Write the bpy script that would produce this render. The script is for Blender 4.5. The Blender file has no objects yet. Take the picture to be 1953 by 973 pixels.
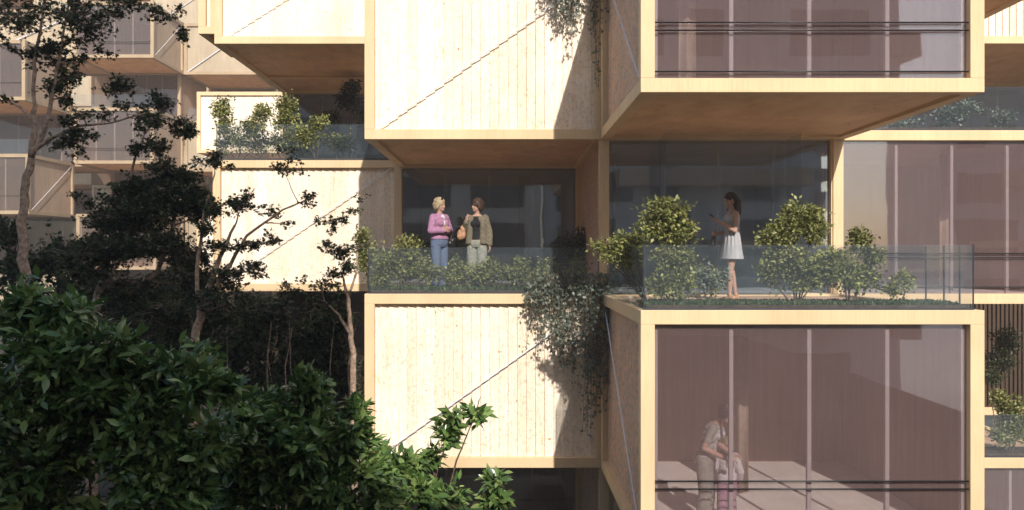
import bpy, bmesh, math, random
import numpy as np
from mathutils import Vector, Matrix
random.seed(7); rng = np.random.default_rng(7)
C = bpy.context.scene.collection
U = 1/153.6            # one grid unit in metres
VX, VY = 961, 484      # where the receding lines of the place meet
def P(px, py, k): return Vector(((px-VX)*k*U, 10*k, -(py-VY)*k*U))
def lin(c): return tuple(((v/255+.055)/1.055)**2.4 if v > 10 else v/255/12.92 for v in c)+(1,)

# ------------------------------------------------------------ materials
def newmat(name):
    m = bpy.data.materials.new(name); m.use_nodes = True
    nt = m.node_tree; nt.nodes.clear()
    out = nt.nodes.new('ShaderNodeOutputMaterial')
    return m, nt, out
def N(nt, typ, **kw):
    n = nt.nodes.new(typ)
    for k, v in kw.items(): setattr(n, k, v)
    return n
def principled(nt, out, rough=.6, spec=.4):
    b = N(nt, 'ShaderNodeBsdfPrincipled'); b.inputs['Roughness'].default_value = rough
    b.inputs['Specular IOR Level'].default_value = spec
    nt.links.new(b.outputs[0], out.inputs[0]); return b
def noise(nt, scale3, detail=4, rough=.6, s=1.0, src=None):
    if src is None: src = N(nt, 'ShaderNodeNewGeometry').outputs['Position']
    mp = N(nt, 'ShaderNodeMapping'); mp.inputs['Scale'].default_value = scale3
    nt.links.new(src, mp.inputs['Vector'])
    n = N(nt, 'ShaderNodeTexNoise'); n.inputs['Scale'].default_value = s
    n.inputs['Detail'].default_value = detail; n.inputs['Roughness'].default_value = rough
    nt.links.new(mp.outputs[0], n.inputs['Vector']); return n
def ramp(nt, fac, stops):
    r = N(nt, 'ShaderNodeValToRGB'); cr = r.color_ramp
    while len(cr.elements) < len(stops): cr.elements.new(.5)
    for e, (p, c) in zip(cr.elements, stops): e.position = p; e.color = tuple(c)+((1,) if len(c) == 3 else ())
    nt.links.new(fac, r.inputs[0]); return r
def mixc(nt, fac, a, b, mode='MULTIPLY'):
    m = N(nt, 'ShaderNodeMix', data_type='RGBA', blend_type=mode)
    if isinstance(fac, (int, float)): m.inputs[0].default_value = fac
    else: nt.links.new(fac, m.inputs[0])
    nt.links.new(a, m.inputs[6]); nt.links.new(b, m.inputs[7]); return m.outputs[2]
def bump(nt, h, b, strength=.3, dist=.01):
    bp = N(nt, 'ShaderNodeBump'); bp.inputs['Strength'].default_value = strength; bp.inputs['Distance'].default_value = dist
    nt.links.new(h, bp.inputs['Height']); nt.links.new(bp.outputs[0], b.inputs['Normal'])

def wood(name, c0, c1, c2, grain=(70, 70, 1.6), fleck=None, rough=.62, bs=.25, speck=None, bd=.01, rough_speck=False):
    m, nt, out = newmat(name); b = principled(nt, out, rough, .25)
    n1 = noise(nt, grain, 5, .7); r1 = ramp(nt, n1.outputs[0], [(.3, c1), (.52, c0), (.72, c2)])
    n2 = noise(nt, (1.1, 1.1, .5), 3, .6); r2 = ramp(nt, n2.outputs[0], [(.3, (.86, .84, .80)), (.7, (1.05, 1.03, 1.0))])
    col = mixc(nt, 1.0, r1.outputs[0], r2.outputs[0])
    h = n1.outputs[0]
    if fleck:
        n3 = noise(nt, (26, 26, 3.0), 4, .65); r3 = ramp(nt, n3.outputs[0], [(.62, (1, 1, 1)), (.74, fleck)])
        col = mixc(nt, 1.0, col, r3.outputs[0])
        n5 = noise(nt, (7, 7, 7), 2, .5); r5 = ramp(nt, n5.outputs[0], [(.745, (1, 1, 1)), (.76, (.55, .36, .2))])
        col = mixc(nt, 1.0, col, r5.outputs[0])
    if fleck and not name.startswith('soffit'):
        gi = N(nt, 'ShaderNodeNewGeometry'); r6 = ramp(nt, gi.outputs['Random Per Island'], [(0, (.95, .92, .87)), (.5, (1.02, 1.01, 1.0)), (1, (1.1, 1.1, 1.1))])
        col = mixc(nt, 1.0, col, r6.outputs[0])
    if speck:
        n4 = noise(nt, (17, 17, 15) if rough_speck else (45, 45, 28), 5, .85); r4 = ramp(nt, n4.outputs[0], [(.38, speck[0]), (.5, (1, 1, 1)), (.62, speck[1])])
        col = mixc(nt, .9, col, r4.outputs[0]); h = n4.outputs[0]
    nt.links.new(col, b.inputs['Base Color']); bump(nt, h, b, bs, bd)
    return m
M = {}
M['frame'] = wood('frame_timber', (.745, .56, .345), (.66, .47, .265), (.785, .605, .40), grain=(90, 90, 2.2), bs=.12)
M['panel'] = wood('cladding_timber', (.92, .84, .73), (.86, .71, .53), (.97, .92, .85), grain=(45, 45, 2.0), fleck=(.93, .70, .42), bs=.6, speck=((.74, .68, .62), (1.06, 1.0, .94)), bd=.02, rough_speck=True)
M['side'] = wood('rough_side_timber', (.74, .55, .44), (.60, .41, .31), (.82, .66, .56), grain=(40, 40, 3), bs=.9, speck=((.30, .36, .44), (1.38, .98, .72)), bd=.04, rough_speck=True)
M['soffit'] = wood('soffit_plywood', (.76, .52, .31), (.65, .41, .23), (.81, .58, .37), grain=(3, 1.6, 3), fleck=(.72, .55, .42), bs=.05)
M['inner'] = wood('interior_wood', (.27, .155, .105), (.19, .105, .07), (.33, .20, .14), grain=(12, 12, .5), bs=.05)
M['innerfloor'] = wood('interior_floorboards', (.78, .74, .69), (.72, .67, .60), (.82, .79, .74), grain=(9, .6, 3), bs=.05)
M['deck'] = wood('terrace_deck', (.50, .34, .24), (.42, .27, .18), (.56, .42, .31), grain=(30, 1.2, 3), bs=.2)
M['darkwood'] = wood('dark_slats', (.07, .045, .03), (.05, .03, .02), (.095, .06, .045), grain=(50, 50, 1.5), bs=.3)
M['tanwood'] = wood('tan_furniture', (.36, .24, .15), (.31, .20, .12), (.40, .28, .18), grain=(3, 3, 20), bs=.05)

def flat(name, col, rough=.6, spec=.4, metal=0, var=0.0, sc=8, bs=0):
    m, nt, out = newmat(name); b = principled(nt, out, rough, spec); b.inputs['Metallic'].default_value = metal
    if var:
        n = noise(nt, (sc, sc, sc), 4, .6)
        lo = tuple(c*(1-var) for c in col[:3]); hi = tuple(min(1, c*(1+var)) for c in col[:3])
        r = ramp(nt, n.outputs[0], [(.3, lo), (.7, hi)]); nt.links.new(r.outputs[0], b.inputs['Base Color'])
        if bs: bump(nt, n.outputs[0], b, bs, .01)
    else: b.inputs['Base Color'].default_value = tuple(col[:3])+(1,)
    return m
M['steel'] = flat('black_steel', (.018, .018, .018), .4, .5, .3, .2)
M['far_frame'] = wood('hazed_frame', (.42, .32, .21), (.37, .27, .17), (.46, .36, .25), grain=(20, 20, 1), bs=.05)  # far timber: distance haze put into these three duller, greyer colours
M['far_panel'] = wood('hazed_cladding', (.42, .35, .255), (.37, .30, .21), (.46, .39, .29), grain=(12, 12, 1), bs=.05)
M['far_side'] = wood('hazed_side', (.46, .34, .245), (.40, .29, .205), (.50, .38, .28), grain=(12, 12, 1), bs=.05)
M['plaster'] = flat('grey_plaster', (.62, .66, .72), .8, .2, 0, .1, 1.5)  # pale blue-grey lining, lightens the shaded recess rooms by colour
M['mullion'] = flat('pale_mullion', (.36, .32, .31), .5, .4, 0, .08)
M['cable'] = flat('steel_cable', (.74, .74, .80), .35, .6, 0, .05)
M['joint'] = flat('glass_joint', (.03, .035, .05), .4, .5, 0, .1)
M['soil'] = flat('soil', (.07, .05, .035), .9, .1, 0, .4, 12, .6)
M['ground'] = flat('ground', (.045, .042, .03), .95, .1, 0, .5, 1.5, .5)
M['bark'] = flat('bark', (.42, .30, .22), .85, .2, 0, .55, 18, .8)
M['darkbark'] = flat('dark_bark', (.11, .075, .055), .85, .2, 0, .45, 22, .8)

def glass(name, veil, vcol, tint, refl=.07, rough=.02):
    m, nt, out = newmat(name)
    t = N(nt, 'ShaderNodeBsdfTransparent'); t.inputs[0].default_value = tint+(1,)
    d = N(nt, 'ShaderNodeBsdfDiffuse'); d.inputs[0].default_value = vcol+(1,)
    g = N(nt, 'ShaderNodeBsdfGlossy'); g.inputs['Roughness'].default_value = rough; g.inputs[0].default_value = (.84, .92, 1, 1)
    n = noise(nt, (.9, .9, .7), 2, .5); bp = N(nt, 'ShaderNodeBump'); bp.inputs['Strength'].default_value = .12; bp.inputs['Distance'].default_value = .02
    nt.links.new(n.outputs[0], bp.inputs['Height']); nt.links.new(bp.outputs[0], g.inputs['Normal'])
    a = N(nt, 'ShaderNodeMixShader')
    n2 = noise(nt, (1.2, 1.2, 1.0), 3, .6)
    mr = N(nt, 'ShaderNodeMapRange'); mr.inputs[3].default_value = veil*.85; mr.inputs[4].default_value = veil*1.2
    nt.links.new(n2.outputs[0], mr.inputs[0]); nt.links.new(mr.outputs[0], a.inputs[0])
    nt.links.new(t.outputs[0], a.inputs[1]); nt.links.new(d.outputs[0], a.inputs[2])
    c = N(nt, 'ShaderNodeMixShader'); lw = N(nt, 'ShaderNodeLayerWeight'); lw.inputs[0].default_value = .5; fr = N(nt, 'ShaderNodeMath', operation='POWER'); nt.links.new(lw.outputs['Facing'], fr.inputs[0]); fr.inputs[1].default_value = 5
    mm = N(nt, 'ShaderNodeMath', operation='MULTIPLY_ADD'); nt.links.new(fr.outputs[0], mm.inputs[0]); mm.inputs[1].default_value = .8; mm.inputs[2].default_value = refl
    nt.links.new(mm.outputs[0], c.inputs[0]); nt.links.new(a.outputs[0], c.inputs[1]); nt.links.new(g.outputs[0], c.inputs[2])
    nt.links.new(c.outputs[0], out.inputs[0]); return m
M['window'] = glass('window_glass', .058, (.85, .60, .58), (.89, .87, .88), .08)
M['shaded_window'] = glass('shaded_window_glass', .05, (.56, .58, .62), (.80, .84, .89), .13)  # window glass of the recesses, blue-grey of the shade put into its veil
M['far_window'] = glass('far_window_glass', .06, (.75, .60, .52), (.85, .82, .80), .03)  # distant panes: weaker reflection, warmer veil
M['rail_glass'] = glass('balustrade_glass', .029, (.42, .54, .62), (.955, .965, .97), .02)

def leafmat(name, c0, c1, c2, rough=.45, trans=.25, spec=.4):
    m, nt, out = newmat(name); b = principled(nt, out, rough, spec)
    g = N(nt, 'ShaderNodeNewGeometry'); r = ramp(nt, g.outputs['Random Per Island'], [(0, c0), (.5, c1), (1, c2)])
    n = noise(nt, (2.2, 2.2, 2.2), 3, .6); r2 = ramp(nt, n.outputs[0], [(.3, (.65, .65, .65)), (.7, (1.3, 1.3, 1.2))])
    col = mixc(nt, 1.0, r.outputs[0], r2.outputs[0])
    nt.links.new(col, b.inputs['Base Color'])
    t = N(nt, 'ShaderNodeBsdfTranslucent'); nt.links.new(col, t.inputs[0])
    mx = N(nt, 'ShaderNodeMixShader'); mx.inputs[0].default_value = trans
    nt.links.new(b.outputs[0], mx.inputs[1]); nt.links.new(t.outputs[0], mx.inputs[2]); nt.links.new(mx.outputs[0], out.inputs[0])
    return m
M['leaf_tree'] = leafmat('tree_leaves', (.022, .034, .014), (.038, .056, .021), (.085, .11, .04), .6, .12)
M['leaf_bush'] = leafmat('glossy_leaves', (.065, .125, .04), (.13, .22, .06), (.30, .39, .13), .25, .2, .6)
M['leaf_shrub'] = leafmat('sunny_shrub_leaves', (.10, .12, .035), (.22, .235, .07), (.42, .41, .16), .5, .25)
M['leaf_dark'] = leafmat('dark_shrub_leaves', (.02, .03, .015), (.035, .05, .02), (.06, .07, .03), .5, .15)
M['leaf_ivy'] = leafmat('ivy_leaves', (.07, .09, .072), (.12, .15, .12), (.21, .245, .20), .45, .15, .5)
M['grass'] = leafmat('ground_cover_leaves', (.03, .05, .02), (.055, .085, .03), (.10, .13, .05), .6, .2)

# ------------------------------------------------------------ mesh helpers
class MB:
    def __init__(s): s.v = []; s.f = []
    def box(s, x0, x1, y0, y1, z0, z1):
        if x0 > x1: x0, x1 = x1, x0
        if y0 > y1: y0, y1 = y1, y0
        if z0 > z1: z0, z1 = z1, z0
        n = len(s.v)
        s.v += [(x0,y0,z0),(x1,y0,z0),(x1,y1,z0),(x0,y1,z0),(x0,y0,z1),(x1,y0,z1),(x1,y1,z1),(x0,y1,z1)]
        s.f += [tuple(n+i for i in q) for q in ((0,3,2,1),(4,5,6,7),(0,1,5,4),(1,2,6,5),(2,3,7,6),(3,0,4,7))]
        return s
    def tube(s, pts, rad, n=6, cap=True):
        pts = [Vector(p) for p in pts]
        if isinstance(rad, (int, float)): rad = [rad]*len(pts)
        base = len(s.v); up = None
        for i, p in enumerate(pts):
            d = (pts[min(i+1, len(pts)-1)]-pts[max(i-1, 0)]).normalized()
            if up is None: up = Vector((0, 0, 1)) if abs(d.z) < .9 else Vector((1, 0, 0))
            a = d.cross(up).normalized(); b = d.cross(a).normalized(); up = -b if False else up
            for j in range(n):
                t = 2*math.pi*j/n; q = p+a*math.cos(t)*rad[i]+b*math.sin(t)*rad[i]; s.v.append(tuple(q))
        for i in range(len(pts)-1):
            for j in range(n):
                a0 = base+i*n+j; a1 = base+i*n+(j+1) % n
                s.f.append((a0, a1, a1+n, a0+n))
        if cap:
            s.f.append(tuple(base+j for j in range(n))[::-1]); e = base+(len(pts)-1)*n
            s.f.append(tuple(e+j for j in range(n)))
        return s
    def build(s, name, mat, parent=None, smooth=False, bevel=0):
        me = bpy.data.meshes.new(name); me.from_pydata(s.v, [], s.f); me.update()
        if smooth: me.polygons.foreach_set('use_smooth', [True]*len(me.polygons))
        me.materials.append(mat); o = bpy.data.objects.new(name, me); C.objects.link(o)
        if parent: setparent(o, parent)
        if bevel:
            b = o.modifiers.new('bevel', 'BEVEL'); b.width = bevel; b.segments = 2; b.limit_method = 'ANGLE'
        return o
def setparent(o, parent):
    o.parent = parent; o.matrix_parent_inverse = parent_world(parent).inverted()
def parent_world(p):
    m = p.matrix_basis.copy()
    q = p.parent
    if q is not None: m = parent_world(q) @ p.matrix_parent_inverse @ m
    return m
def tag(o, label=None, cat=None, group=None, kind=None):
    if label: o['label'] = label
    if cat: o['category'] = cat
    if group: o['group'] = group
    if kind: o['kind'] = kind
    return o
def empty(name, loc, label, cat, group=None, rz=0):
    o = bpy.data.objects.new(name, None); C.objects.link(o); o.location = loc; o.rotation_euler = (0, 0, rz)
    return tag(o, label, cat, group)

# ------------------------------------------------------------ buildings
T = .176
def lap_boards(x0, x1, y, z0, z1, w=.163, d=.034):
    mb = MB(); n = max(1, round((x1-x0)/w)); w = (x1-x0)/n
    for i in range(n):
        a = x0+i*w; b = a+w; q = len(mb.v)
        jit = random.uniform(-.003, .003)
        mb.v += [(a,y+jit,z0),(b,y+d+jit,z0),(b,y+d+.03,z0),(a,y+d+.03,z0),(a,y+jit,z1),(b,y+d+jit,z1),(b,y+d+.03,z1),(a,y+d+.03,z1)]
        mb.f += [tuple(q+k for k in f) for f in ((0,3,2,1),(4,5,6,7),(0,1,5,4),(1,2,6,5),(2,3,7,6),(3,0,4,7))]
    return mb
def module(root, x0, x1, z0, z1, k0, k1, front='panel', rails=(), bays=4, room=True, cable='up', sidecable=None, label=None, crossbeam=None, deck=True, detail=True, wallm='inner'):
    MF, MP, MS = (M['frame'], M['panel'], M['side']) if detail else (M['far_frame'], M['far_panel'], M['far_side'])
    X0, X1, Zt, Zb, Y0, Y1 = x0*U, x1*U, -z0*U, -z1*U, 10*k0, 10*k1
    f = MB()
    for ya, yb in ((Y0, Y0+T), (Y1-T, Y1)):
        f.box(X0, X1, ya, yb, Zt-T, Zt); f.box(X0, X1, ya, yb, Zb, Zb+T)
        f.box(X0, X0+T, ya, yb, Zb+T, Zt-T); f.box(X1-T, X1, ya, yb, Zb+T, Zt-T)
    for xa, xb in ((X0, X0+T), (X1-T, X1)):
        f.box(xa, xb, Y0+T, Y1-T, Zt-T, Zt); f.box(xa, xb, Y0+T, Y1-T, Zb, Zb+T)
    if crossbeam: f.box(X0+T, X1-T, 10*crossbeam, 10*crossbeam+T, Zb, Zb+T)
    p = f.build('timber_box', MF, root, bevel=.006 if detail else 0)
    if label: p['label'] = label
    for xa in (X0+.10, X1-.14):
        MB().box(xa, xa+.04, Y0+.06, Y1-.06, Zb+.06, Zt-.06).build('side_wall', MS, p)
    MB().box(X0+.05, X1-.05, Y0+.06, Y1-.06, Zb+.05, Zb+.09).build('soffit', M['soffit'], p)
    MB().box(X0+.05, X1-.05, Y0+.06, Y1-.06, Zt-.07, Zt-.03).build('roof_deck', M['deck'], p)
    if front == 'panel':
        lap_boards(X0+.10, X1-.10, Y0+.085, Zb+.08, Zt-.08).build('wall_cladding', MP, p)
        if cable:
            yc = Y0+.03; a = Vector((X0+.05, yc, Zb+.05)); b = Vector((X1-.05, yc, Zt-.05))
            MB().tube([a, b], .011 if detail else .03, 6).build('brace_cable', M['cable'], p)
        MB().box(X0+.15, X1-.15, Y1-.13, Y1-.09, Zb+.1, Zt-.1).build('back_wall', MS, p)
    elif front == 'slats':
        mb = MB(); x = X0+.12; MB
        while x < X1-.15:
            mb.box(x, x+.06, Y0+.06, Y0+.10, Zb+.06, Zt-.06); x += .10
        mb.box(X0+.1, X1-.1, Y0+.11, Y0+.14, Zb+.06, Zt-.06)
        mb.build('slatted_wall', M['darkwood'], p)
    else:
        MB().box(X0+T-.03, X1-T+.03, Y0+.085, Y0+.097, Zb+T-.03, Zt-T+.03).build('window_pane', (M['shaded_window'] if wallm == 'plaster' else M['window']) if detail else M['far_window'], p)
        a, b = X0+T, X1-T
        MB().box(a, b, Y0+.11, Y0+.16, Zt-T-.06, Zt-T-.004).build('window_head', M['mullion'], p)
        for i in range(bays+1):
            xm = a+(b-a)*i/bays; w = .025
            xm = min(max(xm, a+.03), b-.03)
            MB().box(xm-w, xm+w, Y0+.11, Y0+.165, Zb+T, Zt-T-.062).build('mullion', M['mullion'], p)
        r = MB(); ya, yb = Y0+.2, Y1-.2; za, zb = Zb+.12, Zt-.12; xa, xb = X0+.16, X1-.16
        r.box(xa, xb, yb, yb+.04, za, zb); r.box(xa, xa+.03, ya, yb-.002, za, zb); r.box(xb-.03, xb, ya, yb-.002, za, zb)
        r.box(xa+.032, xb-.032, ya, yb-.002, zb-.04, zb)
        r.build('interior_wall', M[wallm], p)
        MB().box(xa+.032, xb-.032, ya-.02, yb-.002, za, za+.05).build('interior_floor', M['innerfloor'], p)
        for z in rails:
            zz = -z*U
            MB().tube([(X0+T-.02, Y0+.045, zz), (X1-T+.02, Y0+.045, zz)], .0105, 8).build('guard_rail', M['steel'], p, True)
    if sidecable:
        # cable on the flank, from the back top to the front bottom
        s, xx = sidecable
        MB().tube([(xx, Y1-.1, Zt-.1), (xx, Y0+.1, Zb+.1)], .012, 6).build('brace_cable', M['cable'], p)
    return p

main = empty('apartment_building', (0, 14, -6.7), 'pale timber apartment building of stacked projecting boxes with planted glass-railed terraces', 'building')
far = empty('apartment_building', (-22, 44, -6.7), 'distant tan apartment building seen behind the thin tall tree on the left', 'building')
g2, g3, g4 = 1.41, 1.87, 2.35
A = module(main, 261, 917, -776, -308, 1.0, g2-.002, 'glass', rails=(-443, -428, -349), sidecable=('L', 266*U))
B = module(main, 261, 917, 108, 576, 1.0, g2-.002, 'glass', rails=(436, 451, 531), sidecable=('L', 266*U))
Cc = module(main, -375, 275, -776, -308, g2, g3-.002, 'panel')
D = module(main, -375, 275, 108, 576, g2, g3-.002, 'panel')
E = module(main, 257, 909, -334, 134, g2+.003, g3-.004, 'glass', wallm='plaster')
G = module(main, 886, 1542, -332, 135, g2, g3-.004, 'glass', rails=(-1, 11, 90))
H = module(main, -1040, -365, -334, 134, g3+.002, g4-.002, 'panel')
I = module(main, -1034, -300, -1218, -750, g3+.002, 2.45, 'panel', crossbeam=2.23)
I2 = module(main, -1108, -1038, -1218, -797, 1.90, 2.13, 'panel', cable=None)
J = module(main, -392, 285, -334, 134, g3+.008, g4-.002, 'glass', wallm='plaster')
K = module(main, -1034, -378, -776, -308, 2.452, 2.9, 'glass', wallm='plaster')
L = module(main, -2285, -1629, -1205, -749, 3.9, 4.3, 'panel')
Mm = module(main, -2285, -1500, -334, 134, 3.9, 4.3, 'panel')
Mv = module(main, -2250, -1600, -776, -308, 4.3, 4.7, 'glass')
O = module(main, 1200, 2900, -1218, -750, g3, g4-.002, 'panel')
O2 = module(main, 900, 2900, -776, -308, g4, 2.8, 'glass', bays=6)
Q = module(main, 886, 1542, -1218, -752, g2, g3-.003, 'panel')
R = module(main, 919, 1542, 550, 1018, g2, g3-.003, 'glass')
S = module(main, 886, 2100, 108, 576, g3, g4-.003, 'slats')
Tt = module(main, -391, 285, 550, 1018, g3+.008, g4-.003, 'glass', rails=(885,))
Uu = module(main, 257, 917, 550, 1018, g2+.003, g3-.003, 'panel', cable=None)
V = module(main, -1040, -378, 108, 576, g4, 2.8, 'glass')
Vv = module(main, -1040, -378, 550, 1018, g4+.02, 2.8, 'panel', cable=None)
# room ends behind the right flank
# distant building
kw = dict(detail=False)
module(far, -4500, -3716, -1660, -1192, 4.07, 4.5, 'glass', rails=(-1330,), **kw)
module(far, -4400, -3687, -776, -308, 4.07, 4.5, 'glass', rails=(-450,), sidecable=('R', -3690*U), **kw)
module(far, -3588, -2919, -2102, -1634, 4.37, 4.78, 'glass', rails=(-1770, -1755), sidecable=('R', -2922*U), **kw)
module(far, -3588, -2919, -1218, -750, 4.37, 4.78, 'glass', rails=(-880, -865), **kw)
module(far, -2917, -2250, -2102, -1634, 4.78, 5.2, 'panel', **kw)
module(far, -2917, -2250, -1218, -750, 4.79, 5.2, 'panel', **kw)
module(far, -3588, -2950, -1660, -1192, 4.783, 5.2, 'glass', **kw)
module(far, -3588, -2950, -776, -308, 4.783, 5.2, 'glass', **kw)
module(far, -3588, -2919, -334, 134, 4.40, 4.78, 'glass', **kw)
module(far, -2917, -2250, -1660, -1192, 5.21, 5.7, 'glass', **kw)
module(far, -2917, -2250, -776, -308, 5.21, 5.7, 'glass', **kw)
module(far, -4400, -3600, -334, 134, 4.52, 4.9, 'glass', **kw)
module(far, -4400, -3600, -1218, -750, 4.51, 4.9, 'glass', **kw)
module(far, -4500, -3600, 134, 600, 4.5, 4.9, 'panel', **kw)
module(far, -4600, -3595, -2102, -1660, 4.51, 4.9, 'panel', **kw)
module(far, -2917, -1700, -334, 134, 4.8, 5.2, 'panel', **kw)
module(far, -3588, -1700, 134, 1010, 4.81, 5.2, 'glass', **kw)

back = empty('apartment_building', (-30, 60, -6.7), 'farthest pale block glimpsed through the gaps between the distant boxes', 'building')
for ci in range(8):
    for ri in range(8):
        x0 = -7280+ci*660; z0 = -3428+ri*442
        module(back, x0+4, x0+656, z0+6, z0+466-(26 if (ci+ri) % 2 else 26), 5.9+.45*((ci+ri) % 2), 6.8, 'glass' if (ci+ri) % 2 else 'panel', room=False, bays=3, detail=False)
def balustrade(root, x0, x1, zt, zb, k, kl=None, kr=None, joints=True):
    X0, X1, A0, A1 = x0*U, x1*U, -zt*U, -zb*U
    p = MB().box(X0, X1, 10*k, 10*k+.012, A1, A0).build('balustrade', M['rail_glass'], root)
    e = MB(); e.box(X0-.006, X0+.004, 10*k-.003, 10*k+.016, A1, A0+.002); e.box(X1-.004, X1+.006, 10*k-.003, 10*k+.016, A1, A0+.002)
    e.build('glass_edge', M['joint'], p)
    MB().box(X0, X1, 10*k-.006, 10*k+.02, A1-.01, A1+.02).build('glass_channel', M['joint'], p)
    if kl: MB().box(X0-.012, X0, 10*k+.014, 10*kl, A1, A0).build('side_pane', M['rail_glass'], p)
    if kr:
        MB().box(X1, X1+.012, 10*k+.014, 10*kr, A1, A0).build('side_pane', M['rail_glass'], p)
        for kk in (1.037, 1.074, 1.12):
            if kk < kr: MB().box(X1-.003, X1+.015, 10*kk, 10*kk+.012, A1, A0).build('glass_joint', M['joint'], p)
    return p
balustrade(main, 269, 901, -17, 108, 1.006, 1.40, 1.40)
balustrade(main, -365, 255, -17, 108, 1.416, 1.86)
balustrade(main, -1029, -378, -464, -334, 1.878, 2.3)
balustrade(main, 892, 1535, -451, -333, 1.416)
balustrade(main, 925, 1535, 433, 550, 1.416)
balustrade(far, -3580, -2925, -1330, -1218, 4.375)
balustrade(far, -4390, -3695, -890, -776, 4.075)
balustrade(far, -2900, -2260, -1330, -1218, 4.80)
# glass porch screen in front of the terrace doors
ps = MB(); ps.box((1272-VX)*1.345*U, (1527-VX)*1.345*U, 13.45, 13.462, -107*U, 309*U)
ps.box((1272-VX)*1.345*U-.012, (1272-VX)*1.345*U-.002, 13.45, 14.12, -107*U, 309*U)
ps.box((1527-VX)*1.345*U+.002, (1527-VX)*1.345*U+.012, 13.45, 14.12, -107*U, 309*U)
ps.build('porch_screen', M['rail_glass'], main)
# soil strips in the terraces
def strip(x0, x1, k0, k1, z, h=.06): return MB().box(x0*U, x1*U, 10*k0, 10*k1, -z*U-.03, -z*U+h).build('soil_bed', M['soil'], main)
strip(274, 896, 1.012, 1.07, 108); strip(-360, 250, 1.42, 1.465, 108); strip(-1020, -385, 1.885, 1.95, -334)
strip(895, 1530, 1.42, 1.47, -333); strip(930, 1530, 1.42, 1.47, 550)

# ------------------------------------------------------------ setting
def struct(name, mb, mat): return tag(mb.build(name, mat), kind='structure')
g = MB(); g.box(-300, 300, -300, 300, -7.4, -6.72); struct('ground', g, M['ground'])
b = MB(); q = [(-14, -6), (3, -6), (3, 7.2), (-14, 7.2)]
b.v = [(-30,-7,-2.75),(8,-7,-2.75),(8,7.0,-2.75),(-30,7.0,-2.75),(-34,-11,-6.75),(12,-11,-6.75),(12,9.2,-6.75),(-34,9.2,-6.75)]
b.f = [(0,1,2,3),(4,5,1,0),(5,6,2,1),(6,7,3,2),(7,4,0,3)]
struct('planted_bank', b, M['ground'])
shade_tower = empty('apartment_building', (-14, -14, -6.7), 'unseen timber tower block added behind the viewpoint to shade the garden trees', 'building')  # unseen tower, added to throw shade on the garden trees
TX0, TX1, TZ = -34, 2.2, 19.0
MB().box(TX0, TX1, -16, -10, -6.7, TZ).build('wall', M['panel'], shade_tower)
mb = MB()
for fl in range(9):
    for c in range(8): mb.box(TX0+1.2+c*4.4, TX0+4.4+c*4.4, -10.01, -9.9, -5.5+fl*2.75, -3.7+fl*2.75)
mb.build('window', M['joint'], shade_tower)
M['pale'] = wood('pale_render_wall', (.80, .78, .76), (.74, .72, .70), (.85, .83, .81), grain=(3, 3, 1), bs=.05)  # pale, so the unseen blocks lighten the window reflections
def block(label, x0, x1, y, top, edge=0):  # unseen blocks, put in for what the windows reflect
    r = empty('apartment_building', ((x0+x1)/2, y-3, -6.7), label, 'building')
    MB().box(x0, x1, y-6, y, -6.7, top).build('wall', M['pale'], r)
    mb = MB(); fl = 0; z = -5.6
    while z+1.8 < top:
        x = x0+.8
        while x+3.2 < x1: mb.box(x, x+random.choice((1.4, 2.4, 3.2)), y-.1, y+.01, z, z+random.choice((1.5, 1.9))); x += 4.2
        z += 2.75
    mb.build('window', M['joint'], r)
    for i in range(5):
        z = -5.9+i*3.1
        if z+1.4 < top: MB().box(x0+1+i*1.7 % 3, x1-3+(i*1.3) % 2, y+.001, y+1.5, z, z+.35+.5*(i % 2)).build('balcony', M['soffit'], r)
    if edge:
        for i, (a, h) in enumerate(((.9, .8), (.4, .5), (1.1, 1.0), (.5, .4), (1.0, .9), (.6, .6), (1.2, .8), (.4, .5), (1.0, 1.0))):
            z = -3.5+i*1.45
            MB().box(x1-.4, x1+a*.8, y-2, y+.3, z, z+h).build('bay', M['side'], r)
    return r
block('unseen lower timber block behind the viewpoint to the right, placed for window reflections', 2.6, 16.3, -13, 11.5, 1)
block('unseen tall timber block far to the right behind the viewpoint, placed for window reflections', 22.6, 64, -13.2, 16.5)
M['paving'] = flat('pale_paving', (.50, .46, .42), .8, .2, 0, .12, 1.2)
q_ = MB(); q_.box(12.6, 120, -200, 8.5, -6.8, -6.71); struct('added_paving', q_, M['paving'])  # unseen pale ground, added to lighten the lower window reflections

# ------------------------------------------------------------ foliage
TPL = {
 'oval': (np.array([(0,0,0),(.28,.16,.05),(.28,-.16,.05),(.33,0,0),(.62,.20,.06),(.62,-.20,.06),(.66,0,.01),(1.08,0,-.09)], float),
          [(0,3,1),(0,2,3),(1,3,6,4),(3,2,5,6),(4,6,7),(6,5,7)]),
 'lobed': (np.array([(0,0,0),(.08,.42,.04),(.36,.20,.02),(.58,.56,.08),(.62,.15,.01),(1.1,0,-.08),(.62,-.15,.01),(.58,-.56,.08),(.36,-.20,.02),(.08,-.42,.04)], float),
          [(0,2,1),(0,4,3,2),(0,6,5,4),(0,8,7,6),(0,9,8)]),
 'kite': (np.array([(0,0,0),(.45,.3,.06),(1,0,-.03),(.45,-.3,.06)], float), [(0,2,1),(0,3,2)]),
 'blade': (np.array([(0,-.04,0),(0,.04,0),(.5,.03,.03),(1,0,.12),(.5,-.03,.03)], float), [(0,4,2,1),(4,3,2)]),
}
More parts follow.
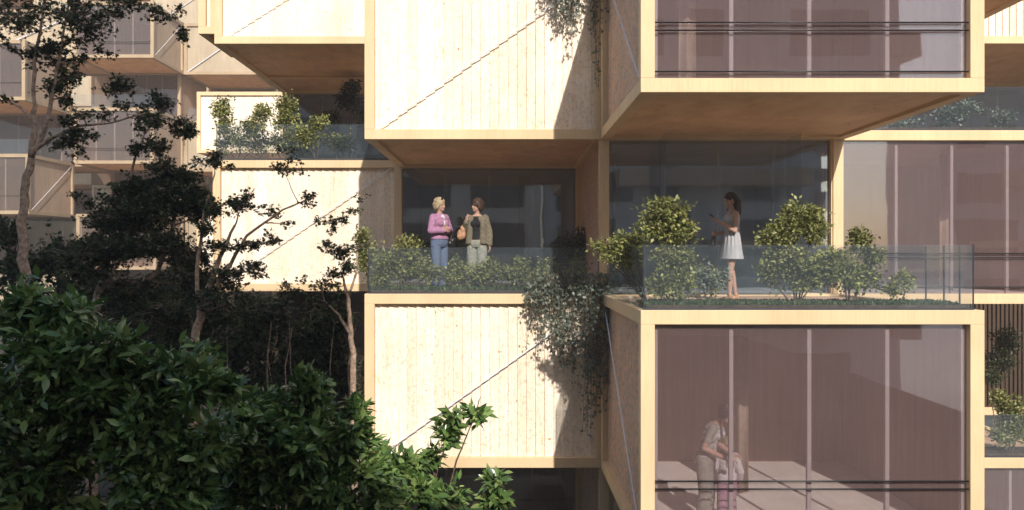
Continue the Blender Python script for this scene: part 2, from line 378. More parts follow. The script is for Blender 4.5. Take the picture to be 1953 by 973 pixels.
def leaves(name, pos, dirs, size, kind, mat, parent, updown=.35):
    tv, tf = TPL[kind]; n = len(pos)
    d = dirs/np.maximum(np.linalg.norm(dirs, axis=1, keepdims=True), 1e-6)
    r = rng.normal(size=(n, 3)); r[:, 2] += 1.0*updown*3
    s = np.cross(r, d); s /= np.maximum(np.linalg.norm(s, axis=1, keepdims=True), 1e-6)
    nn = np.cross(d, s)
    v = pos[:, None, :]+size[:, None, None]*(tv[None, :, 0, None]*d[:, None, :]+tv[None, :, 1, None]*s[:, None, :]+tv[None, :, 2, None]*nn[:, None, :])
    v = v.reshape(-1, 3); m = len(tv)
    me = bpy.data.meshes.new(name); me.vertices.add(len(v)); me.vertices.foreach_set('co', v.ravel())
    lens = np.array([len(f) for f in tf]); flat_ = np.concatenate([np.array(f) for f in tf])
    loops = (np.arange(n)[:, None]*m+flat_[None, :]).ravel(); tot = np.tile(lens, n)
    me.loops.add(len(loops)); me.loops.foreach_set('vertex_index', loops.astype(np.int32))
    me.polygons.add(len(tot)); st = np.concatenate([[0], np.cumsum(tot)[:-1]])
    me.polygons.foreach_set('loop_start', st.astype(np.int32)); me.polygons.foreach_set('loop_total', tot.astype(np.int32))
    me.update(calc_edges=True); me.validate()
    me.materials.append(mat); o = bpy.data.objects.new(name, me); C.objects.link(o)
    if parent: setparent(o, parent)
    return o
def curve(a, b, n, wob, sag=0):
    pts = []
    L = (b-a).length
    off = Vector((random.uniform(-1, 1), random.uniform(-1, 1), random.uniform(-1, 1)))*wob*L
    for i in range(n+1):
        t = i/n; p = a.lerp(b, t)+off*math.sin(math.pi*t)+Vector((random.uniform(-1, 1), random.uniform(-1, 1), random.uniform(-1, 1)))*wob*.25*L*(0 < i < n)
        p.z -= sag*L*t*t; pts.append(p)
    return pts
def plant(name, label, cat, trunks, blobs, kind, size, lm, bm='bark', group=None, twr=.004, dr=.6, jit=.5, up=.35, droop=0., clip=None, limb_r=.03, tn='trunk', cn='crown'):
    """trunks: list of (points, radii); blobs: (centre, rx, rz, twigs, leaves per twig)"""
    base = trunks[0][0][0]
    root = empty(name, tuple(base), label, cat, group)
    tm = MB(); allp = []
    for pts, rad in trunks:
        pts = [Vector(p) for p in pts]
        fine, fr = [], []
        for i in range(len(pts)-1):
            for j in range(4):
                t = j/4; q = pts[i].lerp(pts[i+1], t)
                if i or j: q = q+Vector((random.uniform(-1, 1), random.uniform(-1, 1), 0))*rad[i]*.35
                fine.append(q); fr.append((rad[i]*(1-t)+rad[i+1]*t)*random.uniform(.9, 1.1))
        fine.append(pts[-1]); fr.append(rad[-1]); tm.tube(fine, fr, 8); allp += list(zip(fine, fr))
    pos, dirs, sz = [], [], []
    if name in ('tree', 'bush'):
        nb_ = []
        for (c, rx, rz, nt, nl) in blobs:
            m = 3 if nt < 30 else (5 if nt < 100 else 8)
            for _ in range(m):
                a = random.uniform(0, 6.283); q = random.uniform(.25, .85)
                c2 = Vector(c)+Vector((math.cos(a)*rx*q, random.uniform(-.5, .5)*rx, math.sin(a)*rz*q))
                f = random.uniform(.38, .7)
                if name == 'bush': f = random.uniform(.3, .6)
                nb_.append((c2, rx*f, rz*f*(random.uniform(.45, .8) if name == 'tree' else random.uniform(.8, 1.2)), max(3, int(nt*1.0/m)), max(5, nl-2)))
        blobs = nb_
    for (c, rx, rz, nt, nl) in blobs:
        c = Vector(c)
        # limb from the best trunk point (below the blob) to its centre
        cand = sorted(allp, key=lambda q: (q[0]-c).length+max(0, q[0].z-c.z)*1.5)[0]
        L = curve(cand[0], c, 6, .08)
        r0 = min(cand[1]*.75, limb_r); tm.tube(L, [r0*(1-.7*i/6) for i in range(7)], 5)
        allp += [(L[3], r0*.6), (L[5], r0*.4)]
        for _ in range(nt):
            while True:
                e = Vector((random.uniform(-1, 1), random.uniform(-1, 1), random.uniform(-1, 1)))
                if .15 < e.length < 1: break
            e = e*(e.length**(-.35))
            if random.random() < (.26 if name in ('tree', 'bush') else .1): e = e*random.uniform(1.05, 1.65)
            end = c+Vector((e.x*rx, e.y*max(rx, rz)*dr, e.z*rz))
            st = L[random.choice((3, 4, 5, 6))].lerp(c, random.random()*.6)
            tw = curve(st, end, 4, .12, droop)
            tm.tube(tw, [twr*(1.6-.3*i) for i in range(5)], 3, False)
            dv = (tw[4]-tw[2]).normalized()
            for q in range(nl):
                t = 1-random.random()**1.6*.75 if nl > 3 else random.uniform(.5, 1)
                f = t*4; i = min(3, int(f)); p = tw[i].lerp(tw[i+1], f-i)
                jj = jit*size*2.2
                p = p+Vector((random.gauss(0, jj), random.gauss(0, jj), random.gauss(0, jj)))*.5
                dd = dv*.6+Vector((random.gauss(0, .8), random.gauss(0, .8), random.gauss(0, .6)))
                pos.append(p); dirs.append(dd); sz.append(size*random.uniform(.45, 1.45))
    tm.build(tn, M[bm], root, True)
    pos = np.array(pos); dirs = np.array(dirs); sz = np.array(sz)
    if clip is not None:
        k = clip(pos); pos, dirs, sz = pos[k], dirs[k], sz[k]
    leaves(cn, pos, dirs, sz, kind, M[lm], root, up)
    return root
def PB(px, py, rx, ry, k, nt, nl): return (P(px, py, k), rx*k*U, ry*k*U, nt, nl)
GZ = -6.72
def root_at(px, k, z=GZ): return Vector(((px-VX)*k*U, 10*k, z))

# tall thin tree at the left
k = 1.15; s = lambda *a: [P(x, y, k) for x, y in a]
plant('tree', 'tall slender tree with pale trunk forking at the far left edge', 'tree',
  [([root_at(55, k)]+s((50, 620), (48, 520), (40, 420), (50, 350), (60, 300)), [.11, .088, .075, .065, .056, .05]),
   (s((60, 300), (68, 240), (64, 190), (66, 120), (80, 40), (95, -60)), [.05, .038, .03, .024, .018, .01]),
   (s((60, 300), (85, 250), (98, 190), (112, 120), (125, 40), (140, -40)), [.045, .035, .028, .02, .015, .01]),
   (s((66, 235), (40, 205), (5, 185), (-40, 150)), [.025, .02, .015, .01]),
   (s((60, 290), (95, 265), (150, 240), (210, 235), (280, 215)), [.035, .028, .02, .014, .008])],
  [PB(110, 35, 110, 60, k, 170, 11), PB(230, 10, 80, 35, k, 90, 11), PB(315, 30, 40, 22, k, 34, 10), PB(345, 70, 20, 22, k, 18, 9), PB(30, 20, 45, 45, k, 60, 10),
   PB(100, 110, 60, 45, k, 100, 11), PB(110, 180, 45, 60, k, 90, 11), PB(20, 85, 22, 20, k, 16, 8), PB(185, 105, 30, 16, k, 22, 8), PB(125, 260, 35, 40, k, 60, 10),
   PB(150, 225, 50, 22, k, 40, 9), PB(170, 255, 30, 15, k, 24, 8), PB(220, 165, 45, 20, k, 40, 10), PB(240, 205, 45, 14, k, 34, 9), PB(280, 225, 28, 12, k, 22, 8), PB(15, 190, 20, 8, k, 8, 6), PB(180, 40, 50, 40, k, 60, 10)],
  'lobed', .049, 'leaf_tree', 'bark', 'garden trees')
k = 1.32; s = lambda *a: [P(x, y, k) for x, y in a]
plant('tree', 'dense dark leafy tree in the middle of the garden trees', 'tree',
  [([root_at(170, k)]+s((180, 600), (200, 520), (218, 440), (240, 370), (258, 300)), [.10, .08, .062, .05, .035, .02]),
   (s((200, 530), (250, 560), (300, 520), (330, 430), (345, 350)), [.06, .05, .04, .03, .02]),
   (s((218, 440), (180, 410), (160, 390)), [.04, .02, .01])],
  [PB(310, 210, 40, 38, k, 90, 10), PB(290, 270, 40, 40, k, 110, 12), PB(355, 240, 35, 32, k, 80, 11), PB(330, 330, 60, 50, k, 190, 13), PB(230, 390, 90, 55, k, 380, 14), PB(330, 420, 80, 70, k, 480, 14), PB(250, 450, 110, 60, k, 400, 14), PB(370, 380, 40, 60, k, 160, 12),
   PB(180, 470, 70, 60, k, 200, 13), PB(260, 500, 100, 70, k, 560, 14), PB(370, 510, 60, 70, k, 240, 13), PB(200, 590, 90, 50, k, 240, 13), PB(320, 600, 100, 60, k, 300, 14), PB(155, 385, 30, 18, k, 25, 9), PB(400, 300, 30, 28, k, 40, 9), PB(420, 600, 60, 60, k, 200, 13)],
  'lobed', .049, 'leaf_tree', 'bark', 'garden trees')
k = 1.22; s = lambda *a: [P(x, y, k) for x, y in a]
plant('tree', 'open branched tree whose limbs reach across the bright boarded wall', 'tree',
  [([root_at(365, k)]+s((372, 650), (392, 560), (420, 490), (448, 430)), [.08, .065, .05, .035, .02]),
   (s((385, 590), (430, 520), (470, 450), (540, 400), (600, 375)), [.04, .03, .022, .015, .008]),
   (s((380, 630), (375, 520), (390, 400), (410, 330)), [.04, .03, .02, .01])],
  [PB(480, 385, 50, 26, k, 60, 9), PB(450, 375, 30, 25, k, 30, 9), PB(585, 380, 22, 16, k, 22, 9), PB(530, 420, 30, 14, k, 14, 7), PB(500, 460, 36, 16, k, 32, 9), PB(440, 470, 40, 24, k, 60, 10), PB(470, 515, 45, 24, k, 60, 10), PB(425, 540, 45, 30, k, 80, 11),
   PB(550, 320, 36, 18, k, 30, 8), PB(545, 288, 22, 10, k, 14, 7), PB(425, 310, 22, 10, k, 18, 8), PB(400, 410, 30, 40, k, 70, 10), PB(410, 600, 60, 40, k, 80, 11)],
  'lobed', .049, 'leaf_tree', 'bark', 'garden trees')
k = 1.36; s = lambda *a: [P(x, y, k) for x, y in a]
plant('tree', 'young slender tree beside the left corner of the boarded terrace box', 'tree',
  [([root_at(678, k)]+s((674, 690), (668, 630), (664, 570), (655, 530)), [.06, .05, .042, .034, .02]),
   (s((670, 640), (645, 600), (620, 575)), [.03, .022, .01]), (s((664, 570), (680, 520), (682, 470)), [.025, .018, .01])],
  [PB(655, 470, 38, 26, k, 70, 9), PB(640, 430, 30, 20, k, 36, 8), PB(660, 405, 26, 14, k, 20, 7), PB(690, 380, 16, 10, k, 9, 6), PB(665, 520, 40, 26, k, 70, 9), PB(625, 555, 40, 24, k, 60, 9), PB(570, 545, 26, 20, k, 30, 8), PB(590, 590, 40, 24, k, 50, 9), PB(600, 420, 18, 10, k, 10, 7)],
  'lobed', .048, 'leaf_tree', 'bark', 'garden trees')
# understorey
ug = 'dark understorey saplings'
for i, (px, k, lab, bl) in enumerate([
  (600, 1.62, 'dark sapling under the boarded box, nearest the corner with the terrace', [(600, 650, 70, 60), (650, 720, 50, 70), (560, 720, 60, 60), (640, 800, 60, 60), (640, 610, 50, 35)]),
  (480, 1.58, 'dark sapling left of the saplings below the boarded box', [(480, 640, 70, 60), (430, 700, 60, 60), (520, 740, 70, 60), (470, 800, 80, 60), (500, 590, 60, 30)]),
  (330, 1.7, 'shaded sapling behind the dense dark tree', [(300, 640, 90, 60), (230, 600, 80, 60), (360, 720, 80, 80), (330, 560, 80, 50), (400, 620, 50, 60)]),
  (80, 1.6, 'shaded sapling at the far left behind the pale trunk', [(10, 440, 40, 32), (40, 520, 60, 50), (110, 490, 40, 45), (90, 600, 90, 60), (160, 560, 60, 60)])]):
    s = [P(x, y, k) for x, y in ((px+12, 760), (px, 660), (px-8, 600))]
    plant('sapling', lab, 'tree', [([root_at(px+15, k)]+s, [.05, .04, .03, .015]), ([s[0], P(px-60, 640, k)], [.03, .012]), ([s[0], P(px+50, 640, k)], [.03, .012])]+[([root_at(px+a, k-.06), P(px+a+6, 800, k-.06), P(px+a*1.1-4, 700, k-.06), P(px+a*1.25, 600+abs(a)*.4, k-.06)], [.02, .017, .012, .004]) for a in (-75, -38, 30, 62)],
      [PB(x, y, rx, ry, k, int(rx*ry/17), 12) for x, y, rx, ry in bl], 'lobed', .075, 'leaf_tree', 'bark', ug, dr=.9, tn='stem')

# foreground glossy bushes
def bush(label, k, base_px, blobs, size=.082, group='glossy bushes in the foreground'):
    b0 = root_at(base_px, k, -2.8)
    tr = []
    for (x, y, rx, ry, nt) in blobs:
        c = P(x, y, k); tr.append(([b0+Vector((random.uniform(-.2, .2), random.uniform(-.2, .2), 0)), b0.lerp(c, .35)+Vector((random.uniform(-.1, .1), 0, -.1)), b0.lerp(c, .7)+Vector((random.uniform(-.06, .06), 0, .08)), c], [.018, .011, .007, .004]))
    return plant('bush', label, 'bush', tr, [PB(x, y, rx, ry, k, int(nt*1.45), 13) for x, y, rx, ry, nt in blobs], 'oval', size, 'leaf_bush', 'darkbark', group, twr=.0025, limb_r=.012, dr=.8, jit=.22, up=.5, droop=-.12, tn='stem', cn='foliage')
bush('large glossy-leaved bush filling the lower left corner', .52, 120, [(60, 640, 110, 70, 90), (40, 760, 120, 90, 130), (190, 700, 120, 80, 130), (150, 860, 150, 100, 190), (310, 720, 100, 60, 90), (300, 850, 120, 100, 150), (30, 930, 110, 80, 110), (30, 590, 60, 50, 30), (120, 600, 50, 45, 22), (395, 740, 75, 42, 50), (80, 1000, 140, 60, 120), (260, 990, 130, 60, 120), (370, 920, 70, 60, 60), (120, 780, 160, 110, 160)])
bush('glossy bush right of the large corner bush, under the dark saplings', .60, 520, [(500, 790, 80, 50, 70), (590, 780, 70, 50, 60), (450, 880, 110, 80, 130), (580, 880, 100, 80, 130), (660, 820, 50, 60, 50), (500, 960, 150, 50, 90), (680, 930, 70, 60, 60), (640, 950, 80, 60, 60), (590, 735, 28, 34, 10), (420, 1010, 100, 60, 80), (560, 1020, 120, 60, 90), (690, 1010, 90, 50, 60), (540, 860, 120, 90, 120)])
bush('upright sprigs of a glossy bush before the lower boarded box', .66, 790, [(760, 900, 60, 40, 40), (725, 870, 30, 30, 16), (800, 950, 90, 40, 50), (850, 850, 24, 45, 12), (868, 805, 22, 22, 7), (905, 795, 20, 10, 4), (830, 880, 26, 30, 10), (950, 915, 20, 22, 10), (935, 950, 35, 22, 16)], .09)

# terrace shrubs
def shrub(label, k, z, cx, blobs, size=.05, lm='leaf_shrub', kind='kite', group='shrubs on the terraces', dr=.7, nl=12, name='shrub', clip=None, dens=2.0):
    base = Vector(((cx-VX)*k*U, 10*k, -z*U))
    tr = []
    for (x, y, rx, ry, nt) in blobs:
        c = P(x, y, k); mid = base.lerp(c, .5)+Vector((random.uniform(-.05, .05), 0, 0))
        tr.append(([base+Vector((random.uniform(-.03, .03), random.uniform(-.03, .03), 0)), mid, c], [.012, .009, .005]))
    return plant(name, label, 'shrub', tr, [PB(x, y, rx, ry, k, int(nt*dens), nl) for x, y, rx, ry, nt in blobs], kind, size, lm, 'darkbark', group, twr=.0022, dr=dr, jit=.6, tn='stem', cn='foliage', clip=clip)
inside = lambda y: (lambda p: p[:, 1] > y)
# main terrace
shrub('tall yellow-green shrub left of the woman in the white dress', 1.035, 108, 1280, [(1270, 400, 42, 28, 60), (1295, 440, 36, 28, 55), (1250, 430, 32, 30, 45), (1285, 490, 42, 30, 55), (1290, 540, 38, 30, 45), (1262, 545, 32, 28, 30)])
shrub('yellow-green shrub leaning out over the terrace corner post', 1.12, 108, 1235, [(1190, 462, 32, 16, 34), (1165, 482, 26, 16, 26), (1192, 492, 22, 18, 20), (1140, 470, 10, 9, 8), (1215, 455, 14, 12, 8)], dr=.5)
shrub('broad rounded yellow-green shrub right of the woman in the white dress', 1.045, 108, 1520, [(1520, 420, 40, 32, 65), (1485, 455, 38, 32, 60), (1550, 430, 28, 38, 50), (1500, 500, 44, 34, 65), (1540, 520, 52, 36, 75), (1575, 510, 36, 34, 45), (1470, 520, 26, 26, 24)])
shrub('reddish-tipped shrub before the lit corner post of the terrace', 1.03, 108, 1620, [(1640, 460, 24, 24, 30), (1665, 490, 22, 18, 24), (1615, 520, 42, 32, 50), (1645, 530, 34, 28, 34), (1595, 490, 20, 24, 20)])
shrub('small pale shrub alone at the right of the terrace', 1.05, 108, 1715, [(1725, 535, 18, 16, 16), (1702, 552, 16, 11, 12)], .045)
shrub('small grey-green shrub by the feet of the woman in the white dress', 1.10, 108, 1352, [(1352, 540, 24, 16, 20), (1380, 525, 14, 12, 9), (1345, 520, 18, 12, 9)], .045, 'leaf_ivy')
shrub('low shrub between the tall shrub and the woman in the white dress', 1.2, 108, 1330, [(1335, 525, 30, 20, 26), (1365, 545, 20, 12, 12)], .05)
# left terrace, two women
shrub('yellow-green shrub at the left end of the women\'s terrace', 1.44, 108, 770, [(775, 470, 26, 22, 34), (740, 500, 34, 26, 45), (790, 505, 36, 26, 45), (725, 530, 24, 20, 24), (820, 520, 24, 20, 22)], .055)
shrub('shrub spilling past the corner left of the women\'s terrace', 1.46, 108, 705, [(690, 455, 16, 24, 24), (692, 495, 14, 30, 26), (705, 480, 12, 20, 10)], .055)
for i, (cx, w, lab) in enumerate([(868, 34, 'low shrub in front of the woman in the pink cardigan'), (925, 40, 'low shrub in front of the woman in the khaki jacket'), (985, 34, 'low shrub right of the woman in the khaki jacket'), (1040, 30, 'low shrub halfway to the hanging ivy'), (1095, 26, 'low shrub at the right end of the women\'s terrace')]):
    shrub(lab, 1.445, 108, cx, [(cx, 525, w, 20, 40), (cx+8, 508, w*.6, 16, 18)], .055, group='low shrubs along the glass')
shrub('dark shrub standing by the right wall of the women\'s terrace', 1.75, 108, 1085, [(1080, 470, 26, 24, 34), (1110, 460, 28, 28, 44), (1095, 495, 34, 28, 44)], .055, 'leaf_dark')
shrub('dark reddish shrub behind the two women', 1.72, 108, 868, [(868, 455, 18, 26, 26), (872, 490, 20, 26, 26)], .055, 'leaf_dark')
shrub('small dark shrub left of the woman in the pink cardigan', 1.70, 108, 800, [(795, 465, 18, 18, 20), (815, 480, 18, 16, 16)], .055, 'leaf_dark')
# upper left terrace
for cx, bl, lab in [(422, [(422, 208, 20, 22, 34), (430, 240, 18, 18, 18)], 'rounded shrub at the left end of the upper left terrace'),
   (498, [(500, 215, 17, 16, 22), (480, 245, 30, 24, 40)], 'second shrub from the left on the upper left terrace'),
   (545, [(545, 200, 22, 20, 32), (545, 230, 28, 18, 34), (560, 265, 34, 22, 36)], 'tallest shrub on the upper left terrace'),
   (605, [(608, 235, 20, 15, 22), (590, 262, 28, 22, 28), (580, 248, 18, 12, 12)], 'shrub leaning over the glass of the upper left terrace'),
   (655, [(655, 275, 26, 18, 26)], 'low shrub at the right of the upper left terrace')]:
    shrub(lab, 1.90 if cx != 605 else 1.885, -334, cx, bl, .065, 'leaf_shrub' if cx != 655 else 'leaf_dark', group='shrubs on the upper left terrace', dens=2.6)
shrub('spreading shrub between the left-end shrub and the second shrub behind the upper left glass', 1.93, -334, 455, [(455, 268, 34, 24, 34), (425, 278, 18, 18, 16), (490, 275, 26, 20, 24)], .065, 'leaf_shrub', group='shrubs on the upper left terrace')
shrub('spreading shrub at the foot of the tallest shrub behind the upper left glass', 1.94, -334, 540, [(525, 275, 34, 20, 34), (575, 282, 36, 18, 30), (635, 268, 30, 18, 24)], .065, 'leaf_shrub', group='shrubs on the upper left terrace')
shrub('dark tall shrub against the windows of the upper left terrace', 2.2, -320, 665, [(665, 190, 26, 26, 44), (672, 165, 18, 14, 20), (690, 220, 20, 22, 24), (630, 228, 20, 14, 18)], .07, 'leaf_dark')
# right terraces
shrub('grey-green shrub behind glass at the upper right', 1.46, -333, 1815, [(1810, 222, 34, 20, 50), (1850, 205, 26, 16, 26)], .05, 'leaf_ivy', group='shrubs on the right terraces')
shrub('shrub behind glass at the upper right picture edge', 1.47, -333, 1912, [(1910, 225, 26, 16, 30)], .05, 'leaf_ivy', group='shrubs on the right terraces')
shrub('shrub behind glass half hidden by the big overhanging box', 1.47, -333, 1735, [(1720, 238, 34, 12, 24)], .05, 'leaf_ivy', group='shrubs on the right terraces')
shrub('sunlit yellow-green shrub at the lower right edge', 1.44, 550, 1925, [(1925, 780, 26, 30, 46), (1915, 830, 26, 24, 36), (1905, 760, 20, 14, 16), (1945, 810, 20, 34, 26)], .055, group='shrubs on the right terraces')
shrub('taller shrub against the dark slats at the lower right', 1.56, 550, 1905, [(1905, 690, 30, 28, 50), (1920, 650, 26, 30, 40), (1890, 720, 22, 18, 20)], .055, 'leaf_dark', group='shrubs on the right terraces')

# hanging ivy
def ivy(label, k, zt, x0, x1, n, lens, dens=26, z0=None):
    root = empty('hanging_ivy', ((x0+x1)/2*U, 10*k, -zt*U), label, 'ivy', 'hanging ivy')
    st = MB(); pos, dirs, sz = [], [], []
    for i in range(n):
        t = random.random(); x = (x0+(x1-x0)*t)*U; L = lens(t)*U*random.uniform(.45, 1.05)
        y = 10*k-random.uniform(.03, .42)
        pts = []; wx = random.uniform(-.05, .05); m = 8
        for j in range(m+1):
            pts.append(Vector((x+wx*j/m*2+random.uniform(-.015, .015), y+random.uniform(-.02, .02)+(.25 if j == 0 else 0), -zt*U+.05+(.10 if j == 1 else 0)-L*j/m)))
        st.tube(pts, .004, 3, False)
        for q in range(int(dens*(.3+L))):
            f = random.random()*m*.999; a = int(f); p = pts[a].lerp(pts[a+1], f-a)
            pos.append(p+Vector((random.gauss(0, .04), random.gauss(0, .04), random.gauss(0, .02)))); dirs.append(Vector((random.gauss(0, .7), random.gauss(-.3, .6), random.gauss(-.7, .5)))); sz.append(random.uniform(.035, .075))
    st.build('stem', M['darkbark'], root)
    leaves('foliage', np.array(pos), np.array(dirs), np.array(sz), 'lobed', M['leaf_ivy'], root, .1)
ivy('thick ivy curtain hanging over the right corner of the lower boarded box', 1.405, 95, 60, 285, 64, lambda t: (100+ (175*max(0, (t-.1)/.5)**.8 if t < .7 else 300*(1-(t-.7)*1.3)))*1.0, 26)
ivy('short ivy growing along the terrace edge above the ivy curtain', 1.405, 70, 70, 285, 60, lambda t: 60, 36)
ivy('thin ivy trail hanging lowest, at the corner of the lower boarded box', 1.405, 95, 215, 262, 7, lambda t: 420, 20)
ivy('ivy trailing down from the top of the picture over the upper boarded box', 1.405, -800, 115, 290, 44, lambda t: 140+90*math.sin(t*3.1)+30*t, 26)
ivy('thinnest ivy trail hanging from the top of the picture', 1.405, -800, 225, 262, 6, lambda t: 400, 18)

# ground cover on the terraces
def cover(x0, x1, k0, k1, z, n, size):
    pos = np.stack([rng.uniform(x0*U, x1*U, n), rng.uniform(10*k0, 10*k1, n), np.full(n, -z*U+.05)], 1)
    d = rng.normal(0, .45, (n, 3)); d[:, 2] = 1
    return tag(leaves('ground_cover', pos, d, rng.uniform(.5, 1.3, n)*size, 'kite', M['grass'], None, 0), kind='stuff')
o = cover(274, 880, 1.012, 1.08, 108, 6000, .055); o['label'] = 'low green ground cover behind the glass of the main terrace'; o['category'] = 'ground cover'
o = cover(-358, 250, 1.42, 1.48, 108, 3500, .08); o['label'] = 'low green ground cover behind the glass of the women\'s terrace'; o['category'] = 'ground cover'

# ------------------------------------------------------------ people
M['skin'] = flat('skin', (.40, .24, .18), .55, .3, 0, .06, 30)
M['hair_blond'] = flat('blond_hair', (.34, .26, .16), .5, .3, 0, .4, 60, .6)
M['hair_brown'] = flat('brown_hair', (.05, .028, .018), .5, .3, 0, .4, 60, .6)
M['hair_dark'] = flat('dark_hair', (.028, .02, .017), .45, .35, 0, .4, 60, .6)
M['hair_sandy'] = flat('sandy_hair', (.24, .18, .11), .5, .3, 0, .45, 60, .6)
M['pink'] = flat('pink_knit', (.33, .165, .27), .85, .2, 0, .15, 25, .4)  # cloth of the terrace women set darker, standing for recess shade
M['white'] = flat('white_cloth', (.52, .50, .50), .8, .2, 0, .08, 20, .3)
M['jeans'] = flat('blue_denim', (.10, .13, .21), .85, .2, 0, .3, 30, .3)
M['khaki'] = flat('khaki_cloth', (.15, .13, .09), .85, .2, 0, .2, 20, .4)
M['black'] = flat('black_cloth', (.014, .014, .016), .8, .2, 0, .2, 20)
M['greyc'] = flat('pale_grey_cloth', (.25, .25, .21), .85, .2, 0, .2, 16, .4)
M['leather_tan'] = flat('tan_leather', (.40, .22, .12), .5, .4, 0, .2, 20, .3)
M['leather_black'] = flat('black_leather', (.012, .012, .013), .35, .5, 0, .2, 20, .3)
M['dress'] = flat('shaded_white_dress_cloth', (.36, .36, .37), .8, .2, 0, .08, 20, .3)  # white dress, darkened in colour to read as shaded
M['mauve'] = flat('mauve_cloth', (.34, .20, .27), .85, .2, 0, .15, 20, .3)
M['phone'] = flat('phone_black', (.01, .01, .012), .25, .5)
M['shoe'] = flat('dark_shoe', (.03, .025, .02), .5, .4, 0, .2)
M['eye'] = flat('eye_dark', (.02, .015, .012), .3, .5)
M['lips'] = flat('lips', (.42, .15, .13), .5, .4)

def ell(bm, c, r, rot=None, seg=14):
    m = Matrix.Translation(Vector(c)) @ (rot.to_4x4() if rot is not None else Matrix.Identity(4)) @ Matrix.Diagonal((*r, 1))
    bmesh.ops.create_uvsphere(bm, u_segments=seg, v_segments=max(6, seg//2+2), radius=1, matrix=m)
def limb(bm, pts, rad, n=12):
    pts = [Vector(p) for p in pts]
    for i in range(len(pts)-1):
        a, b = pts[i], pts[i+1]; d = b-a; L = d.length
        if L < 1e-5: continue
        rot = d.to_track_quat('Z', 'Y').to_matrix().to_4x4()
        bmesh.ops.create_cone(bm, cap_ends=True, segments=n, radius1=rad[i], radius2=rad[i+1], depth=L, matrix=Matrix.Translation((a+b)/2) @ rot)
    for p, r in zip(pts, rad): ell(bm, p, (r, r, r), seg=n)
def solid(name, fn, mat, parent, M4, voxel=.008, smooth=3, wrinkle=0):
    bm = bmesh.new(); fn(bm); me = bpy.data.meshes.new('tmp'); bm.to_mesh(me); bm.free()
    o = bpy.data.objects.new('tmp', me); C.objects.link(o)
    r = o.modifiers.new('r', 'REMESH'); r.mode = 'VOXEL'; r.voxel_size = voxel; r.use_smooth_shade = True
    s = o.modifiers.new('s', 'SMOOTH'); s.iterations = smooth; s.factor = .5
    dg = bpy.context.evaluated_depsgraph_get(); dg.update()
    m2 = bpy.data.meshes.new_from_object(o.evaluated_get(dg)); bpy.data.objects.remove(o); bpy.data.meshes.remove(me)
    if wrinkle:
        n = len(m2.vertices); co = np.empty(n*3); m2.vertices.foreach_get('co', co); co = co.reshape(-1, 3)
        nor = np.empty(n*3); m2.vertices.foreach_get('normal', nor); nor = nor.reshape(-1, 3)
        w = np.sin(co[:, 0]*95+np.sin(co[:, 2]*22)*2)*.5+np.sin(co[:, 2]*70+co[:, 1]*60)*.5
        co += nor*(w*wrinkle)[:, None]; m2.vertices.foreach_set('co', co.ravel())
    m2.transform(M4); m2.materials.clear(); m2.materials.append(mat); m2.name = name
    m2.polygons.foreach_set('use_smooth', [True]*len(m2.polygons)); m2.update()
    ob = bpy.data.objects.new(name, m2); C.objects.link(ob)
    if parent: setparent(ob, parent)
    return ob
def hand(bm, w, d, n, curl=.35, s=1.0, side=1):
    """palm and five fingers; d = direction, n = palm side normal"""
    w = Vector(w); d = Vector(d).normalized(); n = Vector(n); n = (n-d*n.dot(d)).normalized(); t = d.cross(n)*side
    R = Matrix((t, d, n)).transposed()
    ell(bm, w+d*.045*s, (.040*s, .052*s, .017*s), R, 12)
    for i, (off, L) in enumerate(((.030, .068), (.010, .077), (-.010, .072), (-.029, .056))):
        p = w+d*.082*s+t*off*s; dd = d.copy(); pts = [p-d*.02*s, p]; c = 0
        for q, f in enumerate((.45, .32, .23)):
            c += curl*(1.0+.15*i); dd = (d*math.cos(c)+n*math.sin(c)); p = p+dd*L*f*s; pts.append(p)
        limb(bm, pts, [.0095*s, .0095*s, .009*s, .0083*s, .0072*s], 8)
    p = w+d*.02*s+t*.030*s; dd = (t*.75+d*.7+n*.25).normalized(); a = p+dd*.035*s; b_ = a+(dd*.5+d*.5+n*.3*curl*2).normalized()*.03*s; c_ = b_+(d*.7+n*.4*curl*2+t*.1).normalized()*.022*s
    limb(bm, [p, a, b_, c_], [.013*s, .011*s, .0095*s, .008*s], 8)

def head(bm, H, R, s=1.0):
    g = lambda x, y, z: H+R @ (Vector((x, y, z))*s)
    ell(bm, g(0, .012, .02), (.074*s, .092*s, .095*s), R, 20)
    ell(bm, g(0, -.028, -.045), (.055*s, .058*s, .068*s), R, 18)
    ell(bm, g(0, -.062, -.088), (.024*s, .02*s, .02*s), R, 12)           # chin
    limb(bm, [g(0, -.08, .012), g(0, -.096, -.022), g(0, -.098, -.03)], [.008*s, .012*s, .011*s], 10)  # nose
    ell(bm, g(0, -.078, -.055), (.022*s, .012*s, .012*s), R, 12)         # mouth mound
    for q in (-1, 1):
        ell(bm, g(q*.074, .012, -.01), (.010*s, .018*s, .030*s), R, 12)  # ear
        ell(bm, g(q*.034, -.066, -.03), (.020*s, .016*s, .02*s), R, 10)  # cheek
        ell(bm, g(q*.028, -.074, .027), (.022*s, .010*s, .008*s), R, 10) # brow

